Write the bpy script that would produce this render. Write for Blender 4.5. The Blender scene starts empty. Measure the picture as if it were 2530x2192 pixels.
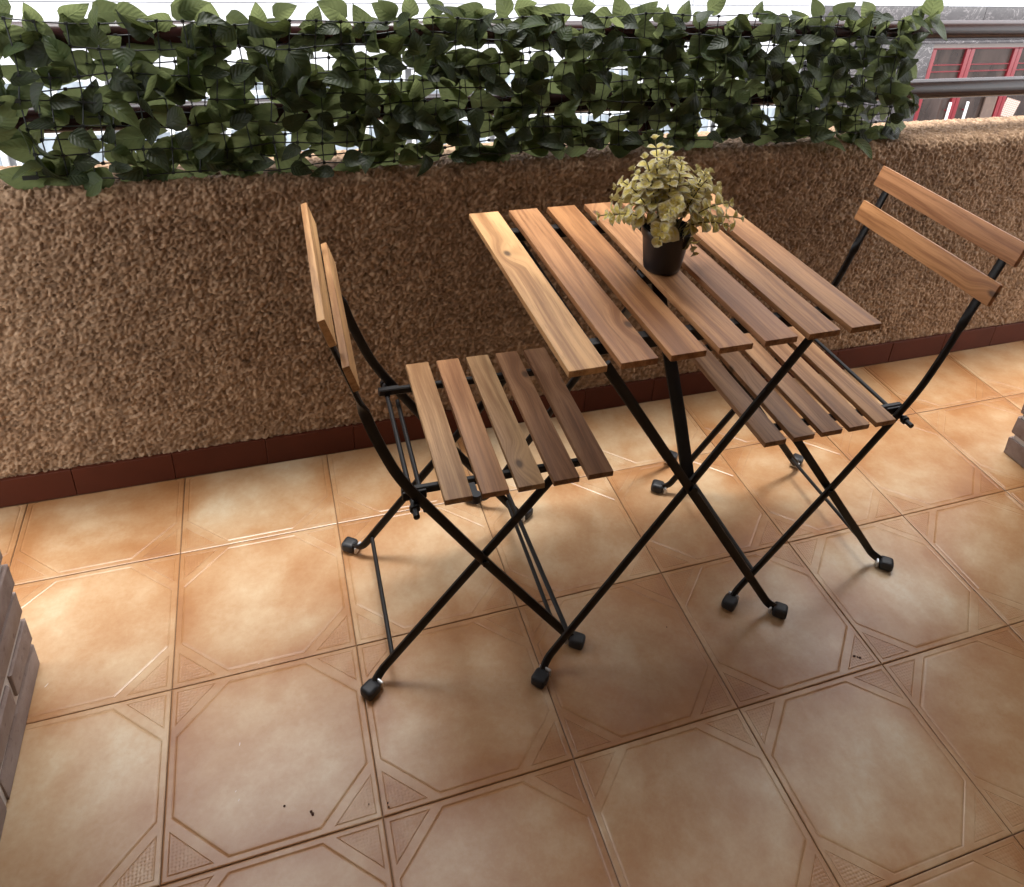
import bpy, bmesh, math, random
import numpy as np
from mathutils import Vector, Matrix

random.seed(7)
rng = np.random.default_rng(11)
SC = bpy.context.scene
COL = SC.collection

# ------------------------------------------------------------------ camera
CAM_R = ((0.944, -0.324, 0.066), (-0.099, -0.466, -0.879), (0.316, 0.823, -0.472))
right = Vector(CAM_R[0]).normalized()
fwd = Vector(CAM_R[2]); fwd = (fwd - right * fwd.dot(right)).normalized()
down = fwd.cross(right)
cam_d = bpy.data.cameras.new('camera')
cam = bpy.data.objects.new('camera', cam_d); COL.objects.link(cam)
m = Matrix.Identity(4)
for r in range(3):
    m[r][0] = right[r]; m[r][1] = -down[r]; m[r][2] = -fwd[r]
m.translation = Vector((0.5666, -1.7065, 1.3772))
cam.matrix_world = m
cam_d.sensor_fit = 'HORIZONTAL'; cam_d.sensor_width = 36.0
cam_d.lens = 2015.93 / 2530 * 36.0
cam_d.shift_x = (1265 - 1353.12) / 2530
cam_d.shift_y = (674.69 - 1096) / 2530
cam_d.clip_start = 0.02; cam_d.clip_end = 400
SC.camera = cam

# ------------------------------------------------------------------ light
SUN_ELEV, SUN_ROT = math.radians(80), 0.0
w = bpy.data.worlds.new("World"); SC.world = w; w.use_nodes = True
nt = w.node_tree; nt.nodes.clear()
sky = nt.nodes.new('ShaderNodeTexSky'); sky.sky_type = 'NISHITA'; sky.sun_disc = False
sky.sun_elevation = SUN_ELEV; sky.sun_rotation = SUN_ROT
sky.air_density = 1.0; sky.dust_density = 1.0; sky.ozone_density = 1.0
bg = nt.nodes.new('ShaderNodeBackground'); bg.inputs['Strength'].default_value = 0.15
out = nt.nodes.new('ShaderNodeOutputWorld')
hs = nt.nodes.new('ShaderNodeHueSaturation'); hs.inputs['Saturation'].default_value = 0.10   # thin white cloud
nt.links.new(sky.outputs[0], hs.inputs['Color']); nt.links.new(hs.outputs[0], bg.inputs[0]); nt.links.new(bg.outputs[0], out.inputs[0])

sun_d = bpy.data.lights.new('sun', 'SUN'); sun_d.energy = 0.68; sun_d.angle = math.radians(18)
sun_d.color = (1.0, 0.985, 0.955)
sun = bpy.data.objects.new('sun', sun_d); COL.objects.link(sun)
sun.rotation_euler = Vector((0.03, math.cos(SUN_ELEV), math.sin(SUN_ELEV))).to_track_quat('Z', 'Y').to_euler()
sun.location = (1, 3, 9)

SC.view_settings.view_transform = 'Standard'; SC.view_settings.look = 'None'
SC.view_settings.gamma = 1.0; SC.view_settings.use_curve_mapping = False
SC.view_settings.exposure = 3.1
SC.render.engine = 'CYCLES'
SC.cycles.max_bounces = 10; SC.cycles.diffuse_bounces = 6; SC.cycles.transmission_bounces = 6

# ------------------------------------------------------------------ helpers
def empty(name, loc=(0, 0, 0), rz=0.0, label=None, cat=None, group=None, parent=None):
    o = bpy.data.objects.new(name, None); COL.objects.link(o)
    o.location = loc; o.rotation_euler = (0, 0, rz); o.empty_display_size = 0.1
    if parent: o.parent = parent
    tag(o, label, cat, group)
    return o

def tag(o, label=None, cat=None, group=None, kind=None):
    if label: o['label'] = label
    if cat: o['category'] = cat
    if group: o['group'] = group
    if kind: o['kind'] = kind
    return o

def smooth(me, angle=35):
    me.shade_smooth()
    try:
        me.set_sharp_from_angle(angle=math.radians(angle))
    except Exception:
        pass

def link(name, me, mat=None, parent=None, loc=None, rot=None, color=None):
    o = bpy.data.objects.new(name, me); COL.objects.link(o)
    if mat is not None and len(me.materials) == 0:
        for mm in (mat if isinstance(mat, (list, tuple)) else [mat]): me.materials.append(mm)
    if parent: o.parent = parent
    if loc is not None: o.location = loc
    if rot is not None: o.rotation_euler = rot
    if color is not None: o.color = (*color, 1.0)
    return o

def bm_mesh(bm, name, sm=True, angle=35):
    bmesh.ops.recalc_face_normals(bm, faces=bm.faces)
    me = bpy.data.meshes.new(name); bm.to_mesh(me); bm.free()
    if sm: smooth(me, angle)
    return me

def add_box(bm, lo, hi, bevel=0.0, seg=1):
    lo = Vector(lo); hi = Vector(hi)
    r = bmesh.ops.create_cube(bm, size=1.0)
    vs = r['verts']
    for v in vs:
        v.co = Vector((lo[i] + (v.co[i] + 0.5) * (hi[i] - lo[i]) for i in range(3)))
    if bevel > 0:
        es = list({e for v in vs for e in v.link_edges})
        bmesh.ops.bevel(bm, geom=es, offset=bevel, segments=seg, affect='EDGES', profile=0.6)
    return vs

def box_mesh(name, lo, hi, bevel=0.0, seg=1):
    bm = bmesh.new(); add_box(bm, lo, hi, bevel, seg)
    return bm_mesh(bm, name, sm=bevel > 0)

def sweep(bm, pts, a, b, wide, rolls=None, n=10, power=0.6):
    """flat-oval section (half sizes a along wide, b across) swept along pts"""
    pts = [Vector(p) for p in pts]
    rings = []
    wv = Vector(wide)
    for i, p in enumerate(pts):
        t = (pts[min(i + 1, len(pts) - 1)] - pts[max(i - 1, 0)]).normalized()
        u = (wv - t * wv.dot(t)).normalized(); wv = u.copy()
        v = t.cross(u)
        if rolls:
            c, s = math.cos(rolls[i]), math.sin(rolls[i]); u, v = u * c + v * s, v * c - u * s
        ring = []
        for k in range(n):
            th = 2 * math.pi * (k + 0.5) / n
            cc, ss = math.cos(th), math.sin(th)
            x = math.copysign(abs(cc) ** power, cc) * a; y = math.copysign(abs(ss) ** power, ss) * b
            ring.append(bm.verts.new(p + u * x + v * y))
        rings.append(ring)
    for r0, r1 in zip(rings, rings[1:]):
        for k in range(n):
            bm.faces.new((r0[k], r0[(k + 1) % n], r1[(k + 1) % n], r1[k]))
    bm.faces.new(rings[0][::-1]); bm.faces.new(rings[-1])

def tube(bm, p0, p1, r, n=10):
    d = Vector(p1) - Vector(p0)
    wv = Vector((0, 0, 1)) if abs(d.normalized().z) < 0.9 else Vector((1, 0, 0))
    sweep(bm, [p0, p1], r, r, wv, n=n, power=1.0)

def round_path(pts, rad=0.03, n=5):
    """polyline with its corners rounded"""
    P = [Vector(p) for p in pts]; out_ = [P[0]]
    for i in range(1, len(P) - 1):
        d0 = P[i - 1] - P[i]; d1 = P[i + 1] - P[i]
        r = min(rad, d0.length * 0.45, d1.length * 0.45)
        a_, b_ = P[i] + d0.normalized() * r, P[i] + d1.normalized() * r
        for k in range(n + 1):
            t = k / n
            out_.append(a_ * (1 - t) ** 2 + P[i] * 2 * t * (1 - t) + b_ * t * t)
    out_.append(P[-1])
    return out_

# ------------------------------------------------------------------ materials
class N:
    """small node-graph helper"""
    def __init__(self, name):
        self.m = bpy.data.materials.new(name); self.m.use_nodes = True
        self.t = self.m.node_tree; self.t.nodes.clear()
        self.out = self.t.nodes.new('ShaderNodeOutputMaterial')
    def n(self, typ, **kw):
        nd = self.t.nodes.new('ShaderNode' + typ)
        for k, v in kw.items(): setattr(nd, k, v)
        return nd
    def set(self, sock, v):
        if isinstance(v, bpy.types.NodeSocket): self.t.links.new(v, sock)
        elif isinstance(v, (tuple, list)) and len(v) == 3 and sock.type == 'RGBA': sock.default_value = (*v, 1)
        else: sock.default_value = v
    def math(self, op, a, b=0.0, c=None, clamp=False):
        nd = self.n('Math', operation=op, use_clamp=clamp)
        self.set(nd.inputs[0], a); self.set(nd.inputs[1], b)
        if c is not None: self.set(nd.inputs[2], c)
        return nd.outputs[0]
    def vmath(self, op, a, b=None):
        nd = self.n('VectorMath', operation=op); self.set(nd.inputs[0], a)
        if b is not None: self.set(nd.inputs[1], b)
        return nd.outputs[0]
    def mix(self, f, a, b, blend='MIX'):
        nd = self.n('Mix', data_type='RGBA', blend_type=blend)
        self.set(nd.inputs[0], f); self.set(nd.inputs[6], a); self.set(nd.inputs[7], b)
        return nd.outputs[2]
    def ramp(self, f, stops, interp='LINEAR'):
        nd = self.n('ValToRGB'); cr = nd.color_ramp; cr.interpolation = interp
        while len(cr.elements) > 1: cr.elements.remove(cr.elements[-1])
        for i, (p, c) in enumerate(stops):
            e = cr.elements[0] if i == 0 else cr.elements.new(p)
            e.position = p; e.color = (*c, 1) if len(c) == 3 else c
        self.set(nd.inputs[0], f); return nd.outputs[0]
    def noise(self, vec, scale, detail=3, rough=0.5, dist=0.0):
        nd = self.n('TexNoise'); self.set(nd.inputs['Vector'], vec)
        nd.inputs['Scale'].default_value = scale; nd.inputs['Detail'].default_value = detail
        nd.inputs['Roughness'].default_value = rough; nd.inputs['Distortion'].default_value = dist
        return nd.outputs['Fac']
    def sstep(self, v, lo, hi, a=0.0, b=1.0):
        nd = self.n('MapRange', interpolation_type='SMOOTHSTEP'); self.set(nd.inputs[0], v)
        nd.inputs[1].default_value = lo; nd.inputs[2].default_value = hi
        nd.inputs[3].default_value = a; nd.inputs[4].default_value = b
        return nd.outputs[0]
    def bump(self, h, strength, dist=0.001, normal=None):
        nd = self.n('Bump'); self.set(nd.inputs['Height'], h)
        nd.inputs['Strength'].default_value = strength; nd.inputs['Distance'].default_value = dist
        if normal is not None: self.set(nd.inputs['Normal'], normal)
        return nd.outputs[0]
    def pbr(self, color, rough=0.5, normal=None, spec=0.5, metal=0.0, **kw):
        b = self.n('BsdfPrincipled'); self.set(b.inputs['Base Color'], color)
        self.set(b.inputs['Roughness'], rough); self.set(b.inputs['Specular IOR Level'], spec)
        self.set(b.inputs['Metallic'], metal)
        if normal is not None: self.set(b.inputs['Normal'], normal)
        for k, v in kw.items(): self.set(b.inputs[k], v)
        self.t.links.new(b.outputs[0], self.out.inputs[0])
        return b
    def objco(self, seed_scale=(31.7, 17.3, 23.9)):
        tc = self.n('TexCoord').outputs['Object']; oi = self.n('ObjectInfo')
        cx = self.n('CombineXYZ')
        for i in range(3): self.set(cx.inputs[i], self.math('MULTIPLY', oi.outputs['Random'], seed_scale[i]))
        return tc, self.vmath('ADD', tc, cx.outputs[0]), oi

def simple(name, color, rough=0.5, spec=0.5, metal=0.0, var=0.12, scale=20, bump=0.0, bscale=200):
    g = N(name); tc, co, oi = g.objco()
    f = g.noise(co, scale, 4, 0.6)
    c = g.mix(f, tuple(x * (1 - var) for x in color), tuple(min(1, x * (1 + var)) for x in color))
    nm = None
    if bump: nm = g.bump(g.noise(co, bscale, 3), bump, 0.001)
    g.pbr(c, rough, nm, spec, metal)
    return g.m

def wood_material():
    g = N('oiled_acacia'); tc, co, oi = g.objco()
    # knots: sparse cells; the grain bends round them
    st = g.vmath('MULTIPLY', co, (9.0, 5.0, 0.0))
    vo = g.n('TexVoronoi', voronoi_dimensions='2D'); g.set(vo.inputs['Vector'], st); vo.inputs['Scale'].default_value = 1.0
    dk = vo.outputs['Distance']
    sel = g.sstep(g.n('SeparateColor').outputs[0], 0, 1) if False else None
    sc = g.n('SeparateColor'); g.set(sc.inputs[0], vo.outputs['Color'])
    has = g.math('GREATER_THAN', sc.outputs[0], 0.50)
    near = g.math('MULTIPLY', g.sstep(dk, 0.34, 0.0), has)
    knot = g.math('MULTIPLY', g.sstep(dk, 0.085, 0.025), has)
    sp = g.n('SeparateXYZ'); g.set(sp.inputs[0], co)
    wav = g.noise(g.vmath('MULTIPLY', co, (9.0, 2.2, 9.0)), 1.0, 2, 0.5)
    gx = g.math('ADD', sp.outputs[0], g.math('MULTIPLY', wav, 0.030))
    gx = g.math('ADD', gx, g.math('MULTIPLY', near, 0.022))
    cv = g.n('CombineXYZ'); g.set(cv.inputs[0], gx); g.set(cv.inputs[1], g.math('MULTIPLY', sp.outputs[1], 0.03)); g.set(cv.inputs[2], g.math('MULTIPLY', sp.outputs[2], 0.6))
    broad = g.noise(cv.outputs[0], 55, 2, 0.5)
    fine = g.noise(cv.outputs[0], 240, 4, 0.65)
    sv = g.vmath('MULTIPLY', co, (420.0, 26.0, 420.0))
    pores = g.noise(sv, 1.0, 2, 0.6)
    cloud = g.noise(g.vmath('MULTIPLY', co, (8.0, 3.0, 8.0)), 1.0, 2)
    tone = g.math('ADD', g.math('MULTIPLY', g.sstep(broad, 0.28, 0.72), 0.62), g.math('MULTIPLY', g.sstep(fine, 0.28, 0.72), 0.42))
    tone = g.math('ADD', tone, g.math('MULTIPLY', g.math('SUBTRACT', cloud, 0.5), 0.8))
    base = oi.outputs['Color']
    dark = g.mix(1.0, base, (0.56, 0.47, 0.42), 'MULTIPLY')
    lite = g.mix(1.0, base, (1.22, 1.22, 1.20), 'MULTIPLY')
    c = g.mix(g.sstep(tone, 0.05, 1.05), dark, lite)
    c = g.mix(g.math('MULTIPLY', g.sstep(pores, 0.58, 0.72), 0.35), c, g.mix(1.0, base, (0.38, 0.30, 0.26), 'MULTIPLY'))
    c = g.mix(g.math('MULTIPLY', knot, 0.85), c, (0.035, 0.017, 0.010))
    c = g.mix(g.math('MULTIPLY', g.math('SUBTRACT', near, knot, clamp=True), 0.25), c, dark)
    h = g.math('ADD', g.math('MULTIPLY', fine, 0.6), g.math('MULTIPLY', pores, 0.5))
    g.pbr(c, g.sstep(fine, 0.2, 0.8, 0.40, 0.58), g.bump(h, 0.22, 0.0006), 0.24)
    return g.m

def tile_materials():
    out_ = []
    for k, nm in enumerate(('glazed_floor_tile', 'glazed_tile_corner')):
        g = N(nm); tc, co, oi = g.objco()
        sp = g.n('SeparateXYZ'); g.set(sp.inputs[0], tc)
        ax, ay = g.math('ABSOLUTE', sp.outputs[0]), g.math('ABSOLUTE', sp.outputs[1])
        mx = g.math('MAXIMUM', ax, ay)
        rot = g.n('VectorRotate', rotation_type='Z_AXIS'); g.set(rot.inputs['Vector'], co)
        g.set(rot.inputs['Angle'], g.math('MULTIPLY', oi.outputs['Random'], 2.2))
        st = g.vmath('MULTIPLY', rot.outputs[0], (1.0, 0.78, 1.0))
        big = g.noise(st, 6.5, 4, 0.58, 0.15)
        mid = g.noise(st, 19.0, 5, 0.62, 0.1)
        edge = g.sstep(mx, 0.075, 0.165)
        v = g.math('ADD', g.math('MULTIPLY', big, 0.98), g.math('MULTIPLY', mid, 0.40))
        v = g.math('ADD', v, g.math('MULTIPLY', g.noise(co, 120, 4, 0.65), 0.22))
        patch = g.noise(g.vmath('ADD', co, (5.1, 2.3, 1.7)), 4.5, 3, 0.55)
        v = g.math('ADD', v, g.math('MULTIPLY', g.math('MULTIPLY', edge, g.sstep(patch, 0.32, 0.62)), 0.26))
        v = g.math('ADD', v, g.math('MULTIPLY', g.math('SUBTRACT', oi.outputs['Random'], 0.5), 0.16))
        if k: v = g.math('ADD', v, 0.06)
        c = g.ramp(g.math('MULTIPLY', v, 0.54), [(0.27, (0.48, 0.375, 0.250)), (0.36, (0.43, 0.295, 0.172)), (0.46, (0.365, 0.212, 0.104)), (0.57, (0.305, 0.145, 0.056)), (0.74, (0.230, 0.090, 0.030))])
        speck = g.noise(co, 330, 2, 0.6)
        c = g.mix(g.math('MULTIPLY', g.sstep(speck, 0.55, 0.8), 0.22), c, (0.30, 0.17, 0.09))
        # browner tone in the low grooves between the relief fields
        geo = g.n('NewGeometry')
        psp = g.n('SeparateXYZ'); g.set(psp.inputs[0], tc)
        low = g.sstep(psp.outputs[2], -0.0002, -0.0011)
        c = g.mix(g.math('MULTIPLY', low, 0.20), c, (0.20, 0.11, 0.055))
        h = g.math('ADD', g.noise(co, 26, 2), g.math('MULTIPLY', g.noise(co, 420, 2), 0.10))
        nrm = g.bump(h, 0.30, 0.0012)
        if k:
            wv = g.n('TexVoronoi', voronoi_dimensions='2D', feature='SMOOTH_F1')
            wv.inputs['Scale'].default_value = 190.0; wv.inputs['Randomness'].default_value = 0.25
            g.set(wv.inputs['Vector'], tc)
            nrm = g.bump(wv.outputs['Distance'], 0.45, 0.0014, nrm)
        rg = g.sstep(big, 0.1, 0.9, 0.30, 0.38)
        g.pbr(c, rg, nrm, 0.42)
        out_.append(g.m)
    return out_

def stucco_material():
    g = N('brown_roughcast')
    at = g.n('Attribute', attribute_name='chip'); co = g.n('TexCoord').outputs['Object']
    v = at.outputs['Fac']
    c = g.ramp(v, [(0.0, (0.115, 0.064, 0.033)), (0.5, (0.245, 0.152, 0.086)), (1.0, (0.39, 0.265, 0.165))])
    c = g.mix(g.math('MULTIPLY', g.sstep(g.noise(co, 3.2, 5, 0.6), 0.35, 0.7), 0.35), c, (0.19, 0.112, 0.062))
    g.pbr(c, 0.75, g.bump(g.noise(co, 500, 3, 0.6), 0.4, 0.001), 0.35)
    return g.m

def leaf_material(name, top, under, trans, rough=0.35, vein=14.0, tw=0.5, spec=0.5, rim=None):
    g = N(name)
    uv = g.n('UVMap', uv_map='UVMap').outputs[0]
    sp = g.n('SeparateXYZ'); g.set(sp.inputs[0], uv)
    u, v = sp.outputs[0], sp.outputs[1]      # u along the midrib 0..1, v -1..1 across
    av = g.math('ABSOLUTE', v)
    ph = g.math('MULTIPLY', g.math('SUBTRACT', u, g.math('MULTIPLY', av, 0.28)), vein * 2 * math.pi / 2)
    rib = g.math('ADD', g.math('MULTIPLY', g.math('SINE', ph), 0.5), 0.5)
    mid = g.sstep(av, 0.10, 0.0)
    pos = g.n('NewGeometry').outputs['Position']
    nz = g.noise(pos, 21, 3)
    oi = g.n('ObjectInfo')
    f = g.math('ADD', g.math('MULTIPLY', nz, 0.7), g.math('MULTIPLY', oi.outputs['Random'], 0.5))
    c = g.mix(f, tuple(x * 0.7 for x in top), tuple(x * 1.35 for x in top))
    c = g.mix(g.math('MULTIPLY', mid, 0.5), c, tuple(min(1, x * 1.9) for x in top))
    c = g.mix(g.math('MULTIPLY', g.sstep(rib, 0.85, 1.0), 0.3), c, tuple(min(1, x * 1.7) for x in top))
    if rim:
        e = g.math('MAXIMUM', av, g.math('ABSOLUTE', g.math('SUBTRACT', g.math('MULTIPLY', u, 2.0), 0.8)))
        c = g.mix(g.sstep(e, 0.45, 1.0), c, rim)
    bf = g.n('NewGeometry').outputs['Backfacing']
    c = g.mix(bf, c, g.mix(nz, tuple(x * 0.8 for x in under), tuple(x * 1.15 for x in under)))
    h = g.math('ADD', g.math('MULTIPLY', rib, 0.7), g.math('MULTIPLY', mid, -0.8))
    nm = g.bump(h, 0.5, 0.0012)
    b = g.n('BsdfPrincipled'); g.set(b.inputs['Base Color'], c); b.inputs['Roughness'].default_value = rough
    b.inputs['Specular IOR Level'].default_value = spec; g.set(b.inputs['Normal'], nm)
    t = g.n('BsdfTranslucent'); g.set(t.inputs[0], g.mix(f, tuple(x * 0.75 for x in trans), trans)); g.set(t.inputs['Normal'], nm)
    ms = g.n('MixShader'); ms.inputs[0].default_value = tw
    g.t.links.new(b.outputs[0], ms.inputs[1]); g.t.links.new(t.outputs[0], ms.inputs[2])
    g.t.links.new(ms.outputs[0], g.out.inputs[0])
    return g.m

def marble_material():
    g = N('veined_dark_marble'); tc, co, oi = g.objco()
    n1 = g.noise(co, 2.2, 5, 0.6, 1.5)
    vein = g.sstep(g.math('ABSOLUTE', g.math('SUBTRACT', n1, 0.5)), 0.014, 0.0)
    n2 = g.noise(co, 5.0, 5, 0.65, 1.0)
    vein2 = g.math('MULTIPLY', g.sstep(g.math('ABSOLUTE', g.math('SUBTRACT', n2, 0.52)), 0.012, 0.0), 0.5)
    c = g.mix(g.noise(co, 6, 4), (0.022, 0.018, 0.020), (0.050, 0.042, 0.044))
    c = g.mix(g.math('MAXIMUM', vein, vein2), c, (0.17, 0.15, 0.15))
    g.pbr(c, 0.25, None, 0.5)
    return g.m

def brick_material():
    g = N('rustic_brick'); tc, co, oi = g.objco()
    f = g.noise(co, 14, 4, 0.65)
    base = g.mix(oi.outputs['Random'], (0.18, 0.125, 0.105), (0.24, 0.185, 0.165))
    c = g.mix(g.sstep(f, 0.3, 0.75), base, (0.30, 0.245, 0.225))
    c = g.mix(g.math('MULTIPLY', g.sstep(g.noise(co, 90, 3), 0.6, 0.75), 0.5), c, (0.10, 0.06, 0.05))
    g.pbr(c, 0.85, g.bump(g.noise(co, 160, 4, 0.7), 0.6, 0.002), 0.3)
    return g.m

def glass_pane(name, color, rough=0.06):
    g = N(name); tc, co, oi = g.objco()
    f = g.noise(g.vmath('MULTIPLY', co, (2.0, 1.0, 0.6)), 2.0, 3)
    c = g.mix(g.sstep(f, 0.35, 0.65), tuple(x * 0.5 for x in color), color)
    g.pbr(c, rough, None, 0.6)
    return g.m

def notice_material():
    g = N('printed_notice'); tc = g.n('TexCoord').outputs['Object']
    br = g.n('TexBrick'); g.set(br.inputs['Vector'], g.vmath('MULTIPLY', tc, (1, 1, 1)))
    rot = g.n('VectorRotate', rotation_type='X_AXIS'); rot.inputs['Angle'].default_value = math.radians(-90)
    g.set(rot.inputs['Vector'], tc); g.set(br.inputs['Vector'], rot.outputs[0])
    br.offset = 0.0; br.inputs['Scale'].default_value = 1.0
    br.inputs['Brick Width'].default_value = 0.055; br.inputs['Row Height'].default_value = 0.04
    br.inputs['Mortar Size'].default_value = 0.006
    br.inputs['Color1'].default_value = (0.34, 0.22, 0.17, 1); br.inputs['Color2'].default_value = (0.30, 0.19, 0.14, 1)
    br.inputs['Mortar'].default_value = (0.42, 0.36, 0.33, 1)
    g.pbr(br.outputs[0], 0.6, None, 0.3)
    return g.m

M = {}
M['wood'] = wood_material()
M['tile'], M['tile_corner'] = tile_materials()
M['stucco'] = stucco_material()
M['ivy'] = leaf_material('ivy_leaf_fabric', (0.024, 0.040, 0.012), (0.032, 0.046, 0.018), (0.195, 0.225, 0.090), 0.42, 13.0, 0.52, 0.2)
M['ivy_shaded'] = leaf_material('ivy_leaf_fabric_shaded', (0.013, 0.019, 0.007), (0.016, 0.021, 0.009), (0.055, 0.066, 0.018), 0.46, 13.0, 0.30, 0.2)  # front leaves: same fabric, their shade put into a darker, less translucent colour
M['plant'] = leaf_material('eucalyptus_leaf', (0.50, 0.41, 0.105), (0.43, 0.375, 0.23), (0.48, 0.41, 0.13), 0.6, 6.0, 0.22, 0.3, (0.50, 0.45, 0.31))
M['marble'] = marble_material()
M['brick'] = brick_material()
M['metal'] = simple('black_coated_steel', (0.006, 0.0045, 0.004), 0.45, 0.3, var=0.25, scale=60, bump=0.1, bscale=900)
M['cap'] = simple('black_plastic', (0.013, 0.013, 0.015), 0.5, 0.4, bump=0.1)
M['zinc'] = simple('bare_steel_collar', (0.55, 0.55, 0.56), 0.35, metal=0.9)
M['pot'] = simple('black_plant_pot', (0.012, 0.011, 0.013), 0.33, 0.5, bump=0.12, bscale=60)
M['soil'] = simple('dark_soil', (0.012, 0.010, 0.008), 0.95, 0.1, bump=0.8, bscale=300)
M['stem'] = simple('plant_stem', (0.16, 0.14, 0.07), 0.7, 0.3)
M['net'] = simple('dark_green_net', (0.008, 0.010, 0.008), 0.55, 0.3)
M['rail'] = simple('maroon_painted_steel', (0.022, 0.007, 0.006), 0.26, 0.3, var=0.15, scale=8, bump=0.05, bscale=120)
M['skirt'] = simple('red_clay_skirting', (0.068, 0.016, 0.007), 0.6, 0.15, var=0.3, scale=9, bump=0.15, bscale=150)
M['grout'] = simple('floor_grout', (0.17, 0.095, 0.052), 0.9, 0.2, bump=0.5)
M['mortar'] = simple('grey_mortar', (0.58, 0.55, 0.53), 0.95, 0.1, bump=0.9, bscale=140)
M['plaster'] = simple('warm_bounce_plaster', (0.68, 0.54, 0.38), 0.9, 0.2, var=0.05, bump=0.15)  # for unseen surfaces; cream chosen to warm the light they bounce
M['facade'] = simple('white_facade_render', (0.52, 0.52, 0.54), 0.75, 0.3, var=0.06, scale=1.2)
M['facade_warm'] = simple('cream_ledge_stone', (0.55, 0.48, 0.43), 0.6, 0.4, var=0.15, scale=3)
M['lintel'] = simple('brown_stone_lintel', (0.16, 0.13, 0.12), 0.6, 0.4)
M['board'] = simple('brown_display_board', (0.10, 0.065, 0.05), 0.6, 0.3, scale=8, var=0.4)
M['red'] = simple('red_lacquered_frame', (0.145, 0.006, 0.011), 0.35, 0.5, var=0.2, scale=3)
M['darkglass'] = glass_pane('dark_shop_glass', (0.055, 0.036, 0.030))
M['paleglass'] = glass_pane('pale_window_glass', (0.34, 0.38, 0.42), 0.1)
M['whitepaint'] = simple('white_frame_paint', (0.62, 0.62, 0.62), 0.4)
M['chrome'] = simple('white_pull_handle', (0.80, 0.80, 0.80), 0.25)
M['asphalt'] = simple('street_asphalt', (0.11, 0.11, 0.112), 0.9, 0.3, var=0.3, scale=3)
M['pave'] = simple('pavement_slabs', (0.36, 0.35, 0.34), 0.85, 0.3, var=0.2, scale=4)
M['notice'] = notice_material()
M['crumb'] = simple('dirt_crumb', (0.06, 0.03, 0.02), 0.95, 0.1)

# ================================================================== STRUCTURE
S = 0.32152
WALL_Y = -0.0841          # skirting front
PILL_L, PILL_R, PILL_Y = 0.098, 2.366, -0.521

# ---- floor and its tiles
fl = link('balcony_floor', box_mesh('balcony_floor', (-1.4, -3.6, -0.16), (4.6, -0.02, -0.0024)), M['grout'])
tag(fl, kind='structure')

def tile_bm():
    bm = bmesh.new()
    h = S / 2 - 0.0028; hi = h - 0.0068; a = h - 0.090
    V = lambda x, y, z=0.0: bm.verts.new((x, y, z))
    # per corner, in the +x+y quadrant, then rotated
    octo, outer = [], []
    corner_faces = []
    for q in range(4):
        c, s = math.cos(q * math.pi / 2), math.sin(q * math.pi / 2)
        R = lambda x, y: (c * x - s * y, s * x + c * y)
        P2 = V(*R(h, a)); P1 = V(*R(h, h)); P0 = V(*R(a, h)); P3 = V(*R(hi, a)); P4 = V(*R(a, hi))
        e = h - 0.0055; t = a + 0.019
        T1, T2, T3 = (e, e), (e, t), (t, e)
        cx, cy = (T1[0] + T2[0] + T3[0]) / 3, (T1[1] + T2[1] + T3[1]) / 3
        def ring(k, z):
            return [V(*R(cx + (p[0] - cx) * k, cy + (p[1] - cy) * k), z) for p in (T1, T2, T3)]
        r0, r1, r2 = ring(1.0, 0.0), ring(0.945, -0.0006), ring(0.89, 0.0000)
        bm.faces.new((P1, P0, r0[2], r0[0])); bm.faces.new((P2, P1, r0[0], r0[1]))
        bm.faces.new((P2, r0[1], r0[2], P0, P4, P3))
        for A, B in ((r0, r1), (r1, r2)):
            for k in range(3): bm.faces.new((A[k], A[(k + 1) % 3], B[(k + 1) % 3], B[k]))
        f = bm.faces.new(r2); f.material_index = 1
        octo += [P3, P4]; outer += [P2, P1, P0]
    for q in range(4):                      # edge strips between corners
        P0, P4 = outer[q * 3 + 2], octo[q * 2 + 1]
        n = (q + 1) % 4
        bm.faces.new((P0, outer[n * 3], octo[n * 2], P4))
    prev = octo
    for off, z in ((0.0020, -0.0007), (0.0042, 0.0000), (0.007, 0.0002)):
        nxt = []
        for i, v in enumerate(octo):
            d = Vector((v.co.x, v.co.y, 0)); nxt.append(V(*(d * (1 - off / 0.148)).xy, z))
        for i in range(8): bm.faces.new((prev[i], prev[(i + 1) % 8], nxt[(i + 1) % 8], nxt[i]))
        prev = nxt
    bm.faces.new(prev)
    prev = outer
    for off, z in ((0.0018, -0.0006), (0.0019, -0.007)):
        nxt = [V(v.co.x * (1 + off / h), v.co.y * (1 + off / h), z) for v in outer]
        for i in range(12): bm.faces.new((prev[(i + 1) % 12], prev[i], nxt[i], nxt[(i + 1) % 12]))
        prev = nxt
    return bm

def tile_mesh(cut=None):
    bm = tile_bm()
    if cut is not None:
        bmesh.ops.bisect_plane(bm, geom=list(bm.verts) + list(bm.edges) + list(bm.faces), plane_co=(0, cut, 0), plane_no=(0, 1, 0), clear_outer=True)
    bmesh.ops.recalc_face_normals(bm, faces=bm.faces)
    me = bpy.data.meshes.new('floor_tile'); bm.to_mesh(me); bm.free()
    me.materials.append(M['tile']); me.materials.append(M['tile_corner'])
    return me
full = tile_mesh(); cutm = tile_mesh(0.0745)
for j in range(0, 9):
    for i in range(-3, 12):
        if j >= 2 and (i < -1 or i > 8): continue
        me = cutm if j == 0 else full
        jit = random.uniform(-0.0003, 0.0003)
        link('floor_tile', me, None, fl, (i * S + S / 2, -(j + 0.5) * S, jit), (random.uniform(-.0012, .0012), random.uniform(-.0012, .0012), 0))

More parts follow.
